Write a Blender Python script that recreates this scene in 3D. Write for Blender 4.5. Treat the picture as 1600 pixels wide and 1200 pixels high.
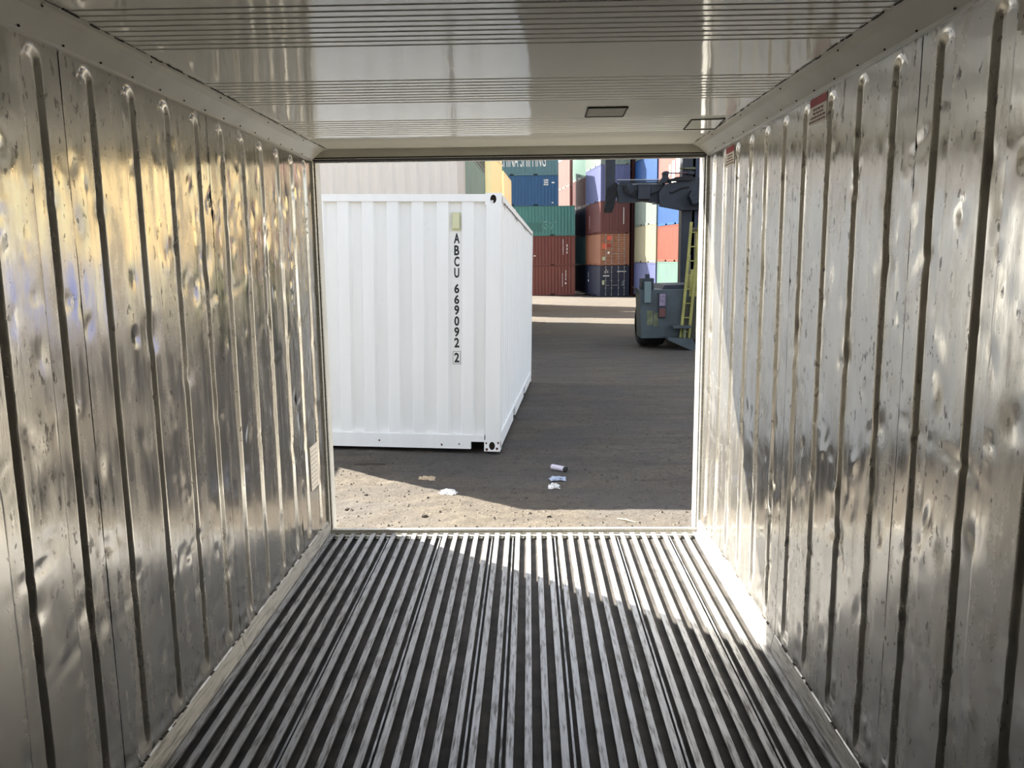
import bpy, math, random
import numpy as np
from mathutils import Matrix, Vector

for o in list(bpy.data.objects):
    bpy.data.objects.remove(o, do_unlink=True)
S = bpy.context.scene
C = S.collection
R = math.radians

# ------------------------------------------------------------------ camera
PITCH, YAW, ROLL, FPX = R(9.005), R(-1.278), R(0.662), 1253.6
fw = Vector((math.sin(YAW) * math.cos(PITCH), math.cos(YAW) * math.cos(PITCH), -math.sin(PITCH)))
rt = Vector((math.cos(YAW), -math.sin(YAW), 0))
dn = fw.cross(rt)
rt2 = rt * math.cos(ROLL) + dn * math.sin(ROLL)
dn2 = dn * math.cos(ROLL) - rt * math.sin(ROLL)
M = Matrix(((rt2.x, -dn2.x, -fw.x), (rt2.y, -dn2.y, -fw.y), (rt2.z, -dn2.z, -fw.z))).to_4x4()
M.translation = Vector((0.1105, 0.0, 1.9676))
cd = bpy.data.cameras.new('camera')
cd.sensor_fit = 'HORIZONTAL'; cd.sensor_width = 36.0
cd.lens = FPX / 1600.0 * 36.0
cd.clip_start = 0.05; cd.clip_end = 600
cam = bpy.data.objects.new('camera', cd); C.objects.link(cam)
cam.matrix_world = M
S.camera = cam

# ------------------------------------------------------------------ sky, sun, exposure
SUN_AZ = Vector((-0.79, 0.613, 0)).normalized()
SUN_EL = math.atan(0.79)
w = bpy.data.worlds.new('world'); S.world = w; w.use_nodes = True
nt = w.node_tree; nt.nodes.clear()
sky = nt.nodes.new('ShaderNodeTexSky'); sky.sky_type = 'NISHITA'
sky.sun_disc = False; sky.sun_elevation = SUN_EL
sky.sun_rotation = math.atan2(SUN_AZ.x, SUN_AZ.y) % (2 * math.pi)
sky.air_density = 1.0; sky.dust_density = 2.5; sky.ozone_density = 1.0
hs = nt.nodes.new('ShaderNodeHueSaturation'); hs.inputs['Saturation'].default_value = 0.42
bg = nt.nodes.new('ShaderNodeBackground'); bg.inputs['Strength'].default_value = 0.44
wo = nt.nodes.new('ShaderNodeOutputWorld')
nt.links.new(sky.outputs[0], hs.inputs['Color']); nt.links.new(hs.outputs[0], bg.inputs['Color'])
nt.links.new(bg.outputs[0], wo.inputs['Surface'])
sd = bpy.data.lights.new('sun', 'SUN'); sd.energy = 30.0; sd.angle = R(0.53)
sd.color = (1.0, 0.93, 0.80)
sun = bpy.data.objects.new('sun', sd); C.objects.link(sun)
sdir = Vector((SUN_AZ.x * math.cos(SUN_EL), SUN_AZ.y * math.cos(SUN_EL), math.sin(SUN_EL)))
sun.rotation_euler = sdir.to_track_quat('Z', 'Y').to_euler()
sun.location = sdir * 60
S.view_settings.view_transform = 'Standard'; S.view_settings.look = 'None'
S.view_settings.gamma = 1.0; S.view_settings.use_curve_mapping = False
S.view_settings.exposure = 0.0
S.cycles.max_bounces = 10; S.cycles.diffuse_bounces = 4; S.cycles.glossy_bounces = 7
S.cycles.caustics_reflective = True; S.cycles.sample_clamp_indirect = 8.0
S.cycles.use_denoising = True

# ------------------------------------------------------------------ helpers
def lin(r, g, b):
    f = lambda c: (c / 255 / 12.92) if c / 255 <= 0.04045 else ((c / 255 + 0.055) / 1.055) ** 2.4
    return (f(r), f(g), f(b))

class MB:
    def __init__(s): s.v = []; s.f = []
    def add(s, vs, fs):
        n = len(s.v); s.v += [tuple(p) for p in vs]; s.f += [tuple(i + n for i in f) for f in fs]; return s
    def box(s, x0, x1, y0, y1, z0, z1):
        return s.add([(x0,y0,z0),(x1,y0,z0),(x1,y1,z0),(x0,y1,z0),(x0,y0,z1),(x1,y0,z1),(x1,y1,z1),(x0,y1,z1)],
              [(0,3,2,1),(4,5,6,7),(0,1,5,4),(1,2,6,5),(2,3,7,6),(3,0,4,7)])
    def prism(s, prof, axis, a, b):
        # closed 2-D profile (counter-clockwise) swept along an axis
        n = len(prof)
        def P(p, t):
            return {'x': (t, p[0], p[1]), 'y': (p[0], t, p[1]), 'z': (p[0], p[1], t)}[axis]
        vs = [P(p, a) for p in prof] + [P(p, b) for p in prof]
        fs = [tuple(range(n - 1, -1, -1)), tuple(range(n, 2 * n))]
        fs += [(i, (i + 1) % n, n + (i + 1) % n, n + i) for i in range(n)]
        return s.add(vs, fs)
    def sheet(s, prof, axis, a, b):
        # open 2-D profile swept along an axis
        n = len(prof)
        def P(p, t):
            return {'x': (t, p[0], p[1]), 'y': (p[0], t, p[1]), 'z': (p[0], p[1], t)}[axis]
        vs = [P(p, a) for p in prof] + [P(p, b) for p in prof]
        return s.add(vs, [(i, i + 1, n + i + 1, n + i) for i in range(n - 1)])
    def tube(s, pts, r, n=10, cap=True):
        pts = [Vector(p) for p in pts]; rings = []
        rr = r if isinstance(r, (list, tuple)) else [r] * len(pts)
        for i, p in enumerate(pts):
            d = (pts[min(i + 1, len(pts) - 1)] - pts[max(i - 1, 0)]).normalized()
            u = d.orthogonal().normalized() if i == 0 else (u - d * u.dot(d)).normalized()
            q = d.cross(u)
            rings.append([p + (u * math.cos(2 * math.pi * k / n) + q * math.sin(2 * math.pi * k / n)) * rr[i] for k in range(n)])
        vs = [v for rg in rings for v in rg]; fs = []
        for i in range(len(pts) - 1):
            for k in range(n):
                fs.append((i * n + k, i * n + (k + 1) % n, (i + 1) * n + (k + 1) % n, (i + 1) * n + k))
        if cap:
            fs.append(tuple(range(n - 1, -1, -1))); fs.append(tuple((len(pts) - 1) * n + k for k in range(n)))
        return s.add(vs, fs)
    def mesh(s, name, smooth=False, bevel=0):
        me = bpy.data.meshes.new(name); me.from_pydata(s.v, [], s.f); me.update()
        if smooth or bevel:
            import bmesh
            bm = bmesh.new(); bm.from_mesh(me)
            bmesh.ops.recalc_face_normals(bm, faces=bm.faces)
            if bevel:
                bmesh.ops.bevel(bm, geom=list(bm.edges), offset=bevel, segments=2, affect='EDGES', profile=0.6, clamp_overlap=True)
            bm.to_mesh(me); bm.free()
        if smooth: me.polygons.foreach_set('use_smooth', [True] * len(me.polygons))
        return me
    def build(s, name, mat, parent=None, smooth=False, bevel=0):
        return link(name, s.mesh(name, smooth, bevel), mat, parent)

def link(name, me, mat, parent=None, objmat=False):
    o = bpy.data.objects.new(name, me); C.objects.link(o)
    if mat is not None:
        if not me.materials: me.materials.append(mat)
        if objmat:
            o.material_slots[0].link = 'OBJECT'; o.material_slots[0].material = mat
    if parent is not None: o.parent = parent
    return o
def empty(name, loc=(0, 0, 0), rz=0):
    o = bpy.data.objects.new(name, None); C.objects.link(o)
    o.empty_display_size = 0.2; o.location = loc; o.rotation_euler = (0, 0, rz); return o
def tag(o, label=None, cat=None, group=None, kind=None):
    if label: o['label'] = label
    if cat: o['category'] = cat
    if group: o['group'] = group
    if kind: o['kind'] = kind
    return o

# --- materials
def newmat(name):
    m = bpy.data.materials.new(name); m.use_nodes = True
    n = m.node_tree; b = n.nodes['Principled BSDF']; return m, n, b
def nd(n, t, **k):
    x = n.nodes.new(t)
    for a, v in k.items():
        if a in x.inputs: x.inputs[a].default_value = v
        else: setattr(x, a, v)
    return x
def coords(n, scale=(1, 1, 1), kind='Object'):
    tc = nd(n, 'ShaderNodeTexCoord'); mp = nd(n, 'ShaderNodeMapping')
    mp.inputs['Scale'].default_value = scale
    n.links.new(tc.outputs[kind], mp.inputs['Vector']); return mp.outputs[0]
def world_coords(n, scale=(1, 1, 1)):
    g = nd(n, 'ShaderNodeNewGeometry'); mp = nd(n, 'ShaderNodeMapping'); mp.inputs['Scale'].default_value = scale
    n.links.new(g.outputs['Position'], mp.inputs['Vector']); return mp.outputs[0]
def noise(n, vec, scale, detail=4, rough=0.55):
    t = nd(n, 'ShaderNodeTexNoise'); t.inputs['Scale'].default_value = scale
    t.inputs['Detail'].default_value = detail; t.inputs['Roughness'].default_value = rough
    n.links.new(vec, t.inputs['Vector']); return t.outputs['Fac']
def ramp(n, fac, stops):
    r = nd(n, 'ShaderNodeValToRGB'); e = r.color_ramp.elements
    while len(e) < len(stops): e.new(0.5)
    for i, (p, c) in enumerate(stops):
        e[i].position = p; e[i].color = (c, c, c, 1) if isinstance(c, (int, float)) else (*c, 1)
    n.links.new(fac, r.inputs[0]); return r.outputs[0]
def mix(n, fac, a, b):
    x = nd(n, 'ShaderNodeMix', data_type='RGBA')
    if isinstance(fac, (int, float)): x.inputs[0].default_value = fac
    else: n.links.new(fac, x.inputs[0])
    for i, q in ((6, a), (7, b)):
        if isinstance(q, tuple): x.inputs[i].default_value = (*q, 1)
        else: n.links.new(q, x.inputs[i])
    return x.outputs[2]
def bump(n, b, h, strength, dist=0.01, prev=None):
    x = nd(n, 'ShaderNodeBump'); x.inputs['Strength'].default_value = strength; x.inputs['Distance'].default_value = dist
    n.links.new(h, x.inputs['Height'])
    if prev is not None: n.links.new(prev, x.inputs['Normal'])
    n.links.new(x.outputs[0], b.inputs['Normal']); return x.outputs[0]
def plain(name, col, rough=0.6, metal=0.0, var=0.0, scale=6, spec=0.5):
    m, n, b = newmat(name)
    b.inputs['Roughness'].default_value = rough; b.inputs['Metallic'].default_value = metal
    b.inputs['Specular IOR Level'].default_value = spec
    if var:
        v = coords(n); f = noise(n, v, scale, 5)
        c = mix(n, ramp(n, f, [(0.35, 0.0), (0.65, 1.0)]), tuple(x * (1 - var) for x in col), tuple(min(1, x * (1 + var)) for x in col))
        n.links.new(c, b.inputs['Base Color'])
    else: b.inputs['Base Color'].default_value = (*col, 1)
    return m

def paint(name, col, rust=0.25, rough=0.5, fade=0.12):
    # old painted corten steel: faded paint, streaks, rust specks
    m, n, b = newmat(name)
    v = coords(n); vs = coords(n, (3.0, 3.0, 0.35))
    f1 = noise(n, vs, 2.2, 5); f2 = noise(n, v, 7.0, 6, 0.65)
    base = mix(n, ramp(n, f1, [(0.3, 0.0), (0.7, 1.0)]), tuple(x * (1 - fade) for x in col), tuple(min(1, x * (1 + fade)) for x in col))
    k = ramp(n, f2, [(0.66 - 0.08 * rust, 0.0), (0.74, rust)])
    c = mix(n, k, base, lin(92, 58, 42))
    n.links.new(c, b.inputs['Base Color'])
    b.inputs['Roughness'].default_value = rough
    bump(n, b, f2, 0.08, 0.004)
    return m

def steel():
    # scuffed stainless lining of the box
    m, n, b = newmat('stainless_lining')
    v = coords(n); vs = coords(n, (1, 7, 0.55)); vd = coords(n, (1, 1.5, 0.75))
    streak = noise(n, vs, 3.0, 5, 0.55); blot = noise(n, v, 2.2, 4, 0.55); fine = noise(n, v, 20, 3, 0.5)
    fleck = noise(n, vd, 26, 5, 0.6); where = noise(n, v, 1.9, 3, 0.5); smudge = noise(n, vd, 6.0, 6, 0.68)
    base = mix(n, ramp(n, blot, [(0.3, 0.0), (0.7, 1.0)]), (0.51, 0.494, 0.462), (0.645, 0.63, 0.60))
    base = mix(n, ramp(n, streak, [(0.40, 0.0), (0.65, 0.30)]), base, (0.50, 0.465, 0.41))
    base = mix(n, ramp(n, smudge, [(0.50, 0.0), (0.68, 0.45)]), base, (0.36, 0.335, 0.30))
    mm = nd(n, 'ShaderNodeMath', operation='MULTIPLY_ADD'); n.links.new(where, mm.inputs[0]); mm.inputs[1].default_value = 0.30; n.links.new(fleck, mm.inputs[2])
    dk = ramp(n, mm.outputs[0], [(0.77, 0.0), (0.85, 0.8)])
    base = mix(n, dk, base, (0.13, 0.115, 0.10))
    n.links.new(base, b.inputs['Base Color'])
    n.links.new(ramp(n, dk, [(0.0, 0.86), (0.6, 0.35)]), b.inputs['Metallic'])
    a = nd(n, 'ShaderNodeMath', operation='MULTIPLY'); n.links.new(streak, a.inputs[0]); n.links.new(smudge, a.inputs[1])
    n.links.new(ramp(n, a.outputs[0], [(0.14, 0.08), (0.38, 0.34)]), b.inputs['Roughness'])
    scr = noise(n, coords(n, (1, 12, 1.0)), 6, 4, 0.6)
    p = bump(n, b, fine, 0.06, 0.004)
    p = bump(n, b, smudge, 0.12, 0.006, p)
    bump(n, b, scr, 0.05, 0.003, p)
    return m
def aluminium(name, base=(0.66, 0.66, 0.65), dirt=0.5, r0=0.28, r1=0.5, metal=0.55):
    m, n, b = newmat(name)
    v = world_coords(n, (30, 1.2, 30)); v2 = world_coords(n, (3.2, 0.30, 3.2))
    f = noise(n, v, 3.0, 6, 0.65); g = noise(n, v2, 28, 5, 0.65); g2 = noise(n, v2, 2.0, 4)
    c = mix(n, ramp(n, f, [(0.35, 0.0), (0.7, 1.0)]), tuple(x * 0.72 for x in base), base)
    sm = nd(n, 'ShaderNodeMath', operation='MULTIPLY_ADD'); n.links.new(g2, sm.inputs[0]); sm.inputs[1].default_value = 0.35; n.links.new(g, sm.inputs[2])
    k = ramp(n, sm.outputs[0], [(0.66, 0.0), (0.82, dirt)])
    c = mix(n, k, c, (0.055, 0.05, 0.048)); n.links.new(c, b.inputs['Base Color'])
    n.links.new(ramp(n, k, [(0.0, metal), (1.0, 0.05)]), b.inputs['Metallic'])
    n.links.new(ramp(n, g, [(0.3, r0), (0.7, r1)]), b.inputs['Roughness'])
    bump(n, b, f, 0.10, 0.002)
    return m

MAT = {}
MAT['steel'] = steel()
MAT['rail'] = aluminium('floor_rail_aluminium', (0.39, 0.40, 0.42), 0.9, 0.28, 0.5, 0.42)
MAT['kick'] = aluminium('kick_plate_aluminium', (0.68, 0.67, 0.64), 0.6, 0.3, 0.55)
MAT['frame_al'] = aluminium('door_frame_aluminium', (0.72, 0.71, 0.66), 0.25, 0.35, 0.5)
MAT['floor_base'] = plain('dirty_floor_base', (0.046, 0.041, 0.038), 0.75, 0.0, 0.5, 9)
MAT['rubber'] = plain('black_rubber', (0.018, 0.017, 0.016), 0.6)
MAT['dark'] = plain('dark_gap', (0.012, 0.012, 0.012), 0.9)
MAT['sealant'] = plain('dirty_sealant', (0.035, 0.03, 0.025), 0.8)
MAT['shell'] = plain('outer_shell_white', lin(215, 215, 210), 0.5, 0, 0.08)
MAT['patch'] = plain('grey_patch', lin(142, 140, 130), 0.45, 0, 0.1, 30)

def ceiling_mat():
    m, n, b = newmat('gloss_white_ceiling')
    v = coords(n); f = noise(n, v, 1.6, 4); g = noise(n, coords(n, (3, 1, 1)), 3.0, 3)
    c = mix(n, ramp(n, f, [(0.3, 0.0), (0.7, 1.0)]), lin(236, 235, 226), lin(244, 243, 235))
    n.links.new(c, b.inputs['Base Color'])
    b.inputs['Roughness'].default_value = 0.06
    b.inputs['Specular IOR Level'].default_value = 0.95
    bump(n, b, g, 0.05, 0.02)
    return m
MAT['ceiling'] = ceiling_mat()
MAT['cove'] = plain('cove_trim_white', lin(190, 187, 176), 0.3, 0, 0.07, 5)

def ground_mat():
    m, n, b = newmat('packed_dirt')
    v = coords(n); f = noise(n, v, 0.35, 5, 0.6); g = noise(n, v, 5.0, 7, 0.7); h = noise(n, v, 42, 5, 0.7)
    tr = noise(n, coords(n, (0.5, 3.2, 1)), 1.1, 5, 0.6)
    c = mix(n, ramp(n, f, [(0.35, 0.0), (0.65, 1.0)]), (0.090, 0.079, 0.067), (0.118, 0.103, 0.083))
    c = mix(n, ramp(n, g, [(0.35, 0.5), (0.62, 0.0)]), c, (0.058, 0.051, 0.045))
    c = mix(n, ramp(n, h, [(0.52, 0.0), (0.68, 0.7)]), c, (0.19, 0.165, 0.13))
    c = mix(n, ramp(n, tr, [(0.40, 0.45), (0.55, 0.0)]), c, (0.060, 0.054, 0.050))
    c = mix(n, ramp(n, noise(n, v, 0.9, 4, 0.6), [(0.45, 0.0), (0.62, 0.55)]), c, (0.080, 0.077, 0.076))
    c = mix(n, ramp(n, noise(n, v, 17, 6, 0.75), [(0.33, 0.75), (0.44, 0.0)]), c, (0.034, 0.029, 0.026))
    n.links.new(c, b.inputs['Base Color']); b.inputs['Roughness'].default_value = 0.95
    b.inputs['Specular IOR Level'].default_value = 0.15
    p = bump(n, b, g, 0.5, 0.03); bump(n, b, h, 0.8, 0.010, p)
    return m
MAT['ground'] = ground_mat()

# ------------------------------------------------------------------ numbers of the reefer box
W = 1.145            # half inner width
ZF, ZT, ZC = 0.29, 2.533, 2.591     # floor, top of wall sheet, ceiling
Y0, YD, YO = -6.8, 4.745, 5.10      # back, end of lining, outer door plane
rng = np.random.default_rng(7)

def value_noise(x, y, seed, cell):
    r = np.random.default_rng(seed); T = r.random((64, 64))
    u, v = x / cell, y / cell
    i, j = np.floor(u).astype(int), np.floor(v).astype(int)
    a, b = u - i, v - j
    a = a * a * (3 - 2 * a); b = b * b * (3 - 2 * b)
    g = lambda p, q: T[p % 64, q % 64]
    return (g(i, j) * (1 - a) + g(i + 1, j) * a) * (1 - b) + (g(i, j + 1) * (1 - a) + g(i + 1, j + 1) * a) * b - 0.5

# ------------------------------------------------------------------ ground
def gbase(y):
    y = np.asarray(y, float)
    return np.where(y < 8, 0.0, np.where(y < 14, -0.034 * (y - 8), -0.204 - 0.0220 * (y - 14)))
def gz(x, y):
    x, y = np.asarray(x, float), np.asarray(y, float)
    far = np.clip((y - 16) / 20, 0, 1)
    h = gbase(y) + value_noise(x, y, 1, 1.7) * 0.025 + value_noise(x, y, 2, 0.31) * 0.012 + value_noise(x, y, 3, 0.09) * 0.009 + value_noise(x, y, 8, 0.05) * 0.006
    h += far * value_noise(x, y, 4, 7.0) * 0.16
    lift = np.clip((-0.2 - x) / 2.4, 0, 1.2) * np.clip((y - 7.0) / 1.0, 0, 1) * np.clip((16 - y) / 2, 0, 1) * 0.05
    h += lift
    box = np.clip(1 - np.maximum(np.abs(x) - 1.25, 0) / 0.4, 0, 1) * (y < 5.3)      # the reefer stands on its corners
    return h - 0.02 - box * 0.02
def build_ground():
    xs = np.concatenate([np.linspace(-70, -8, 32)[:-1], np.linspace(-8, -2.6, 40)[:-1], np.linspace(-2.6, 2.6, 209), np.linspace(2.6, 9, 70)[1:], np.linspace(9, 90, 36)[1:]])
    ys = np.concatenate([np.linspace(-30, 4.9, 26)[:-1], np.linspace(4.9, 9, 200)[:-1], np.linspace(9, 22, 160)[:-1], np.linspace(22, 45, 90)[:-1], np.linspace(45, 150, 60)])
    X, Y = np.meshgrid(xs, ys); Z = gz(X, Y)
    nx, ny = len(xs), len(ys)
    V = np.stack([X, Y, Z], -1).reshape(-1, 3)
    idx = np.arange(nx * ny).reshape(ny, nx)
    F = np.stack([idx[:-1, :-1], idx[:-1, 1:], idx[1:, 1:], idx[1:, :-1]], -1).reshape(-1, 4)
    me = bpy.data.meshes.new('ground'); me.from_pydata(V.tolist(), [], F.tolist())
    me.polygons.foreach_set('use_smooth', [True] * len(me.polygons))
    o = link('ground', me, MAT['ground'])
    return tag(o, 'dusty brown dirt ground of the container yard', None, None, 'structure')
build_ground()

# ------------------------------------------------------------------ reefer: floor
floor = MB().box(-W - 0.05, W + 0.05, Y0, YD + 0.02, 0.13, ZF - 0.030).build('floor', MAT['floor_base'])
tag(floor, 'dark dirty base of the ribbed aluminium floor', None, None, 'structure')
def rail_mesh():
    # T-bar: worn flange on a web, one length
    m = MB()
    m.prism([(-0.0030, -0.031), (0.0030, -0.031), (0.0030, -0.007), (0.0130, -0.006), (0.0142, -0.0035), (0.0130, 0.0),
             (-0.0130, 0.0), (-0.0142, -0.0035), (-0.0130, -0.006), (-0.0030, -0.007)], 'y', Y0, YD - 0.012)
    return m.mesh('floor_rail')
RM = rail_mesh()
NR = 36; PITCHR = 2.29 / NR
for i in range(NR):
    x = -W + PITCHR * (i + 0.5)
    o = link('floor_rail', RM, MAT['rail'], floor)
    o.location = (x + random.Random(i).uniform(-.0012, .0012), 0, ZF + random.Random(i + 99).uniform(-.0015, .0005))
# joint strips between the extruded floor sections
for i in (6, 11, 16, 18, 22, 28, 33):
    x = -W + PITCHR * i
    MB().box(x - 0.004, x + 0.004, Y0, YD - 0.02, ZF - 0.034, ZF - 0.018).build('joint_strip', MAT['rail'], floor)
# drain edge with tabs behind the sill
dm = MB().box(-W, W, YD - 0.034, YD + 0.0, ZF - 0.058, ZF - 0.012)
for i in range(NR):
    x = -W + PITCHR * (i + 1); dm.box(x - 0.015, x + 0.004, YD - 0.050, YD - 0.034, ZF - 0.03, ZF - 0.019)
dm.build('drain_edge', MAT['frame_al'], floor)

# ------------------------------------------------------------------ reefer: side walls
RIB0, RIBP = 2.105, 0.249
def rib_depth(y, z):
    # recess pressed into the sheet, rounded at its top end
    k = np.round((y - RIB0) / RIBP); d = np.abs(y - (RIB0 + k * RIBP) - 0.004)
    ztop = 2.512 - 0.0
    half = 0.045
    zz = np.maximum(z - (ztop - half), 0)
    r = np.sqrt(d * d + zz * zz)
    t = np.clip((half - r) / 0.0185, 0, 1)
    t *= np.clip((z - 0.385) / 0.05, 0, 1)
    return t * 0.011
CRUMPLE_L = [(3.5, 2.15, 0.45, 0.14, 60), (2.1, 2.0, 0.2, 0.2, 18), (2.6, 0.95, 0.4, 0.15, 24), (1.7, 0.6, 0.25, 0.1, 12), (4.3, 1.9, 0.2, 0.3, 20)]
CRUMPLE_R = [(2.7, 0.95, 0.35, 0.16, 40), (2.0, 1.0, 0.2, 0.25, 26), (2.4, 2.0, 0.25, 0.2, 26), (3.2, 1.25, 0.5, 0.3, 36), (1.7, 1.9, 0.15, 0.2, 12)]
def wall_panel(side, ya, yb, seed, fine):
    if fine:
        base = np.arange(ya, yb, 0.0125)
        extra = []
        for k in range(-40, 12):
            cx = RIB0 + k * RIBP + 0.004
            extra += [cx + sg * q for sg in (-1, 1) for q in (.0250, .0266, .0325, .0385, .0448, .0466)]
        ys = np.unique(np.round(np.concatenate([base, [e for e in extra if ya < e < yb], [yb]]), 4))
        zs = np.unique(np.round(np.concatenate([np.arange(ZF + 0.03, 2.40, 0.0175), np.arange(2.40, ZT, 0.008), [ZT]]), 4))
    else:
        extra = []
        for k in range(-40, 12):
            cx = RIB0 + k * RIBP + 0.004
            extra += [cx - .0455, cx - .0265, cx + .0265, cx + .0455]
        ys = np.unique(np.round(np.array([ya, yb] + [e for e in extra if ya < e < yb]), 4))
        zs = np.array([ZF + 0.03, 0.40, 0.44, 1.0, 1.5, 2.0, 2.45, 2.49, 2.51, ZT])
    Y, Z = np.meshgrid(ys, zs)
    d = rib_depth(Y, Z)
    if fine:
        d = d + value_noise(Y, Z, seed, 0.36) * 0.0020 + value_noise(Y, Z, seed + 1, 0.13) * 0.0008 + value_noise(Y * 1.6, Z, seed + 2, 0.06) * 0.0002
        r = np.random.default_rng(seed + 5)
        for _ in range(int(34 * (yb - ya) + 6)):
            cy, cz = r.uniform(ya, yb), np.clip(r.normal(1.35, 0.5), 0.5, 2.35)
            ry, rz = r.uniform(0.012, 0.045), r.uniform(0.010, 0.05)
            a = r.uniform(-0.9, 0.9); ca, sa = math.cos(a), math.sin(a)
            u, v = (Y - cy) * ca + (Z - cz) * sa, -(Y - cy) * sa + (Z - cz) * ca
            d = d + r.uniform(0.0015, 0.0060) * (1 if r.random() < 0.75 else -0.6) * np.exp(-(u / ry) ** 2 - (v / rz) ** 2)
        # crumpled patches left by forklifts
        for (c0, c1, s0, s1, cnt) in (CRUMPLE_L if side < 0 else CRUMPLE_R):
            for _ in range(cnt):
                cy, cz = r.normal(c0, s0), r.normal(c1, s1)
                if not (ya - .05 < cy < yb + .05): continue
                ry, rz = r.uniform(0.010, 0.030), r.uniform(0.008, 0.035)
                a = r.uniform(-1.2, 1.2); ca, sa = math.cos(a), math.sin(a)
                u, v = (Y - cy) * ca + (Z - cz) * sa, -(Y - cy) * sa + (Z - cz) * ca
                d = d + r.uniform(0.002, 0.006) * (1 if r.random() < 0.6 else -0.8) * np.exp(-(u / ry) ** 2 - (v / rz) ** 2)
        # long low scrapes where pallets rubbed
        for _ in range(int(5 * (yb - ya) + 1)):
            cy, cz = r.uniform(ya, yb), r.choice([0.62, 0.9, 1.15, 1.5, 1.85]) + r.normal(0, .04)
            d = d + 0.0035 * np.exp(-((Y - cy) / 0.10) ** 2 - ((Z - cz - 0.25 * (Y - cy)) / 0.010) ** 2)
    X = side * (W + d)
    V = np.stack([X, Y, Z], -1).reshape(-1, 3)
    ny, nz = len(ys), len(zs); idx = np.arange(ny * nz).reshape(nz, ny)
    F = np.stack([idx[:-1, :-1], idx[:-1, 1:], idx[1:, 1:], idx[1:, :-1]], -1).reshape(-1, 4)
    if side > 0: F = F[:, ::-1]
    me = bpy.data.meshes.new('wall_sheet'); me.from_pydata(V.tolist(), [], F.tolist())
    me.polygons.foreach_set('use_smooth', [True] * len(me.polygons))
    return me
SEAMS = [Y0, -4.765, -2.765, -0.765, 1.235, 2.233, 3.229, 4.225, YD]
def build_wall(side):
    nm = 'wall_left' if side < 0 else 'wall_right'
    a, b = sorted((side * (W + 0.030), side * 1.219))
    wall = MB().box(a, b, Y0, YO - 0.02, 0.16, 2.75).build(nm, MAT['shell'])
    tag(wall, 'dented ribbed stainless steel %s wall of the container interior' % ('left' if side < 0 else 'right'), None, None, 'structure')
    for i in range(len(SEAMS) - 1):
        me = wall_panel(side, SEAMS[i] + 0.0018, SEAMS[i + 1] - 0.0018, 100 + i * 10 + (500 if side > 0 else 0), SEAMS[i + 1] > 0.0)
        link('wall_sheet', me, MAT['steel'], wall)
    # dark strip behind each seam
    for y in SEAMS[1:-1]:
        a, b = sorted((side * (W + 0.006), side * (W + 0.012)))
        MB().box(a, b, y - 0.01, y + 0.01, ZF, ZT).build('seam_strip', MAT['dark'], wall)
    # kick plate along the floor
    p = [(side * (W + 0.012), ZF - 0.055), (side * (W - 0.016), ZF - 0.055), (side * (W - 0.016), ZF + 0.012), (side * (W - 0.004), ZF + 0.075), (side * (W + 0.012), ZF + 0.085)]
    if side > 0: p = p[::-1]
    ys = SEAMS[3:]
    for i in range(len(ys) - 1):
        MB().prism(p, 'y', ys[i] + 0.002, ys[i + 1] - 0.002).build('kick_plate', MAT['kick'], wall)
    # ragged sealant along the top of the kick plate
    r = random.Random(5 + side); m = MB(); y = 0.4
    while y < YD - 0.02:
        L = r.uniform(0.01, 0.05); h = r.uniform(0.002, 0.007); x = side * (W - 0.0045)
        a, b = sorted((x, x + side * 0.012)); z = ZF + 0.077 + r.uniform(-.004, .006)
        m.box(a, b, y, y + L, z, z + h); y += L + r.choice([0.01, 0.03, 0.09, 0.2])
    o = m.build('sealant', MAT['sealant'], wall); o['kind'] = 'stuff'
    return wall
wl = build_wall(-1); wr = build_wall(1)
wb = MB().box(-1.219, 1.219, Y0 - 0.15, Y0, 0.16, 2.75).build('wall_back', plain('dark_end_panel', lin(92, 90, 86), 0.5, 0.3, 0.2))
tag(wb, 'closed inner end wall of the container behind the viewer', None, None, 'structure')

# ------------------------------------------------------------------ reefer: ceiling
GROOVES = []
for g0, g1, k in ((2.115, 2.50, 9), (2.975, 3.385, 9), (3.815, 4.235, 8), (1.25, 1.65, 9), (0.40, 0.80, 9)):
    GROOVES += list(np.linspace(g0, g1, k))
def build_ceiling():
    prof = [(Y0, ZC)]
    for y in sorted(GROOVES):
        prof += [(y - 0.0055, ZC), (y - 0.0030, ZC - 0.0022), (y + 0.0030, ZC - 0.0022), (y + 0.0055, ZC)]
    prof += [(YD + 0.01, ZC)]
    prof = prof[::-1]
    o = MB().sheet(prof, 'x', -1.062, 1.062).build('ceiling', MAT['ceiling'])
    tag(o, 'glossy white beaded ceiling of the container interior', None, None, 'structure')
    MB().box(-1.219, 1.219, Y0 - 0.15, YO, ZC + 0.03, ZC + 0.15).build('roof_slab', MAT['shell'], o)
    # repair patches: a plate edged with dirty sealant
    for pts, mat, lab in (([(0.370, 3.545), (0.535, 3.545), (0.540, 3.763), (0.370, 3.763)], MAT['patch'], 'grey repair patch on the white ceiling'),
                     ([(0.874, 3.885), (1.022, 3.872), (1.046, 4.170), (0.890, 4.178)], MAT['ceiling'], 'white patch outlined in dark sealant')):
        n = len(pts); c = (sum(p[0] for p in pts) / n, sum(p[1] for p in pts) / n)
        q = MB().prism(pts[::-1], 'z', ZC - 0.004, ZC - 0.0005).build('ceiling_patch', mat, o); q['label'] = lab
        m = MB()
        for i in range(n):
            a, b = Vector((*pts[i], ZC - 0.004)), Vector((*pts[(i + 1) % n], ZC - 0.004)); pp = []
            for t in np.linspace(0, 1, 9): pp.append(a.lerp(b, float(t)) + Vector((random.Random(i * 9 + t).uniform(-.002, .002), random.Random(i + 7 * t).uniform(-.002, .002), 0)))
            m.tube(pp, 0.0038, 6)
        m.build('sealant_edge', MAT['sealant'], q)
    return o
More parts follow.
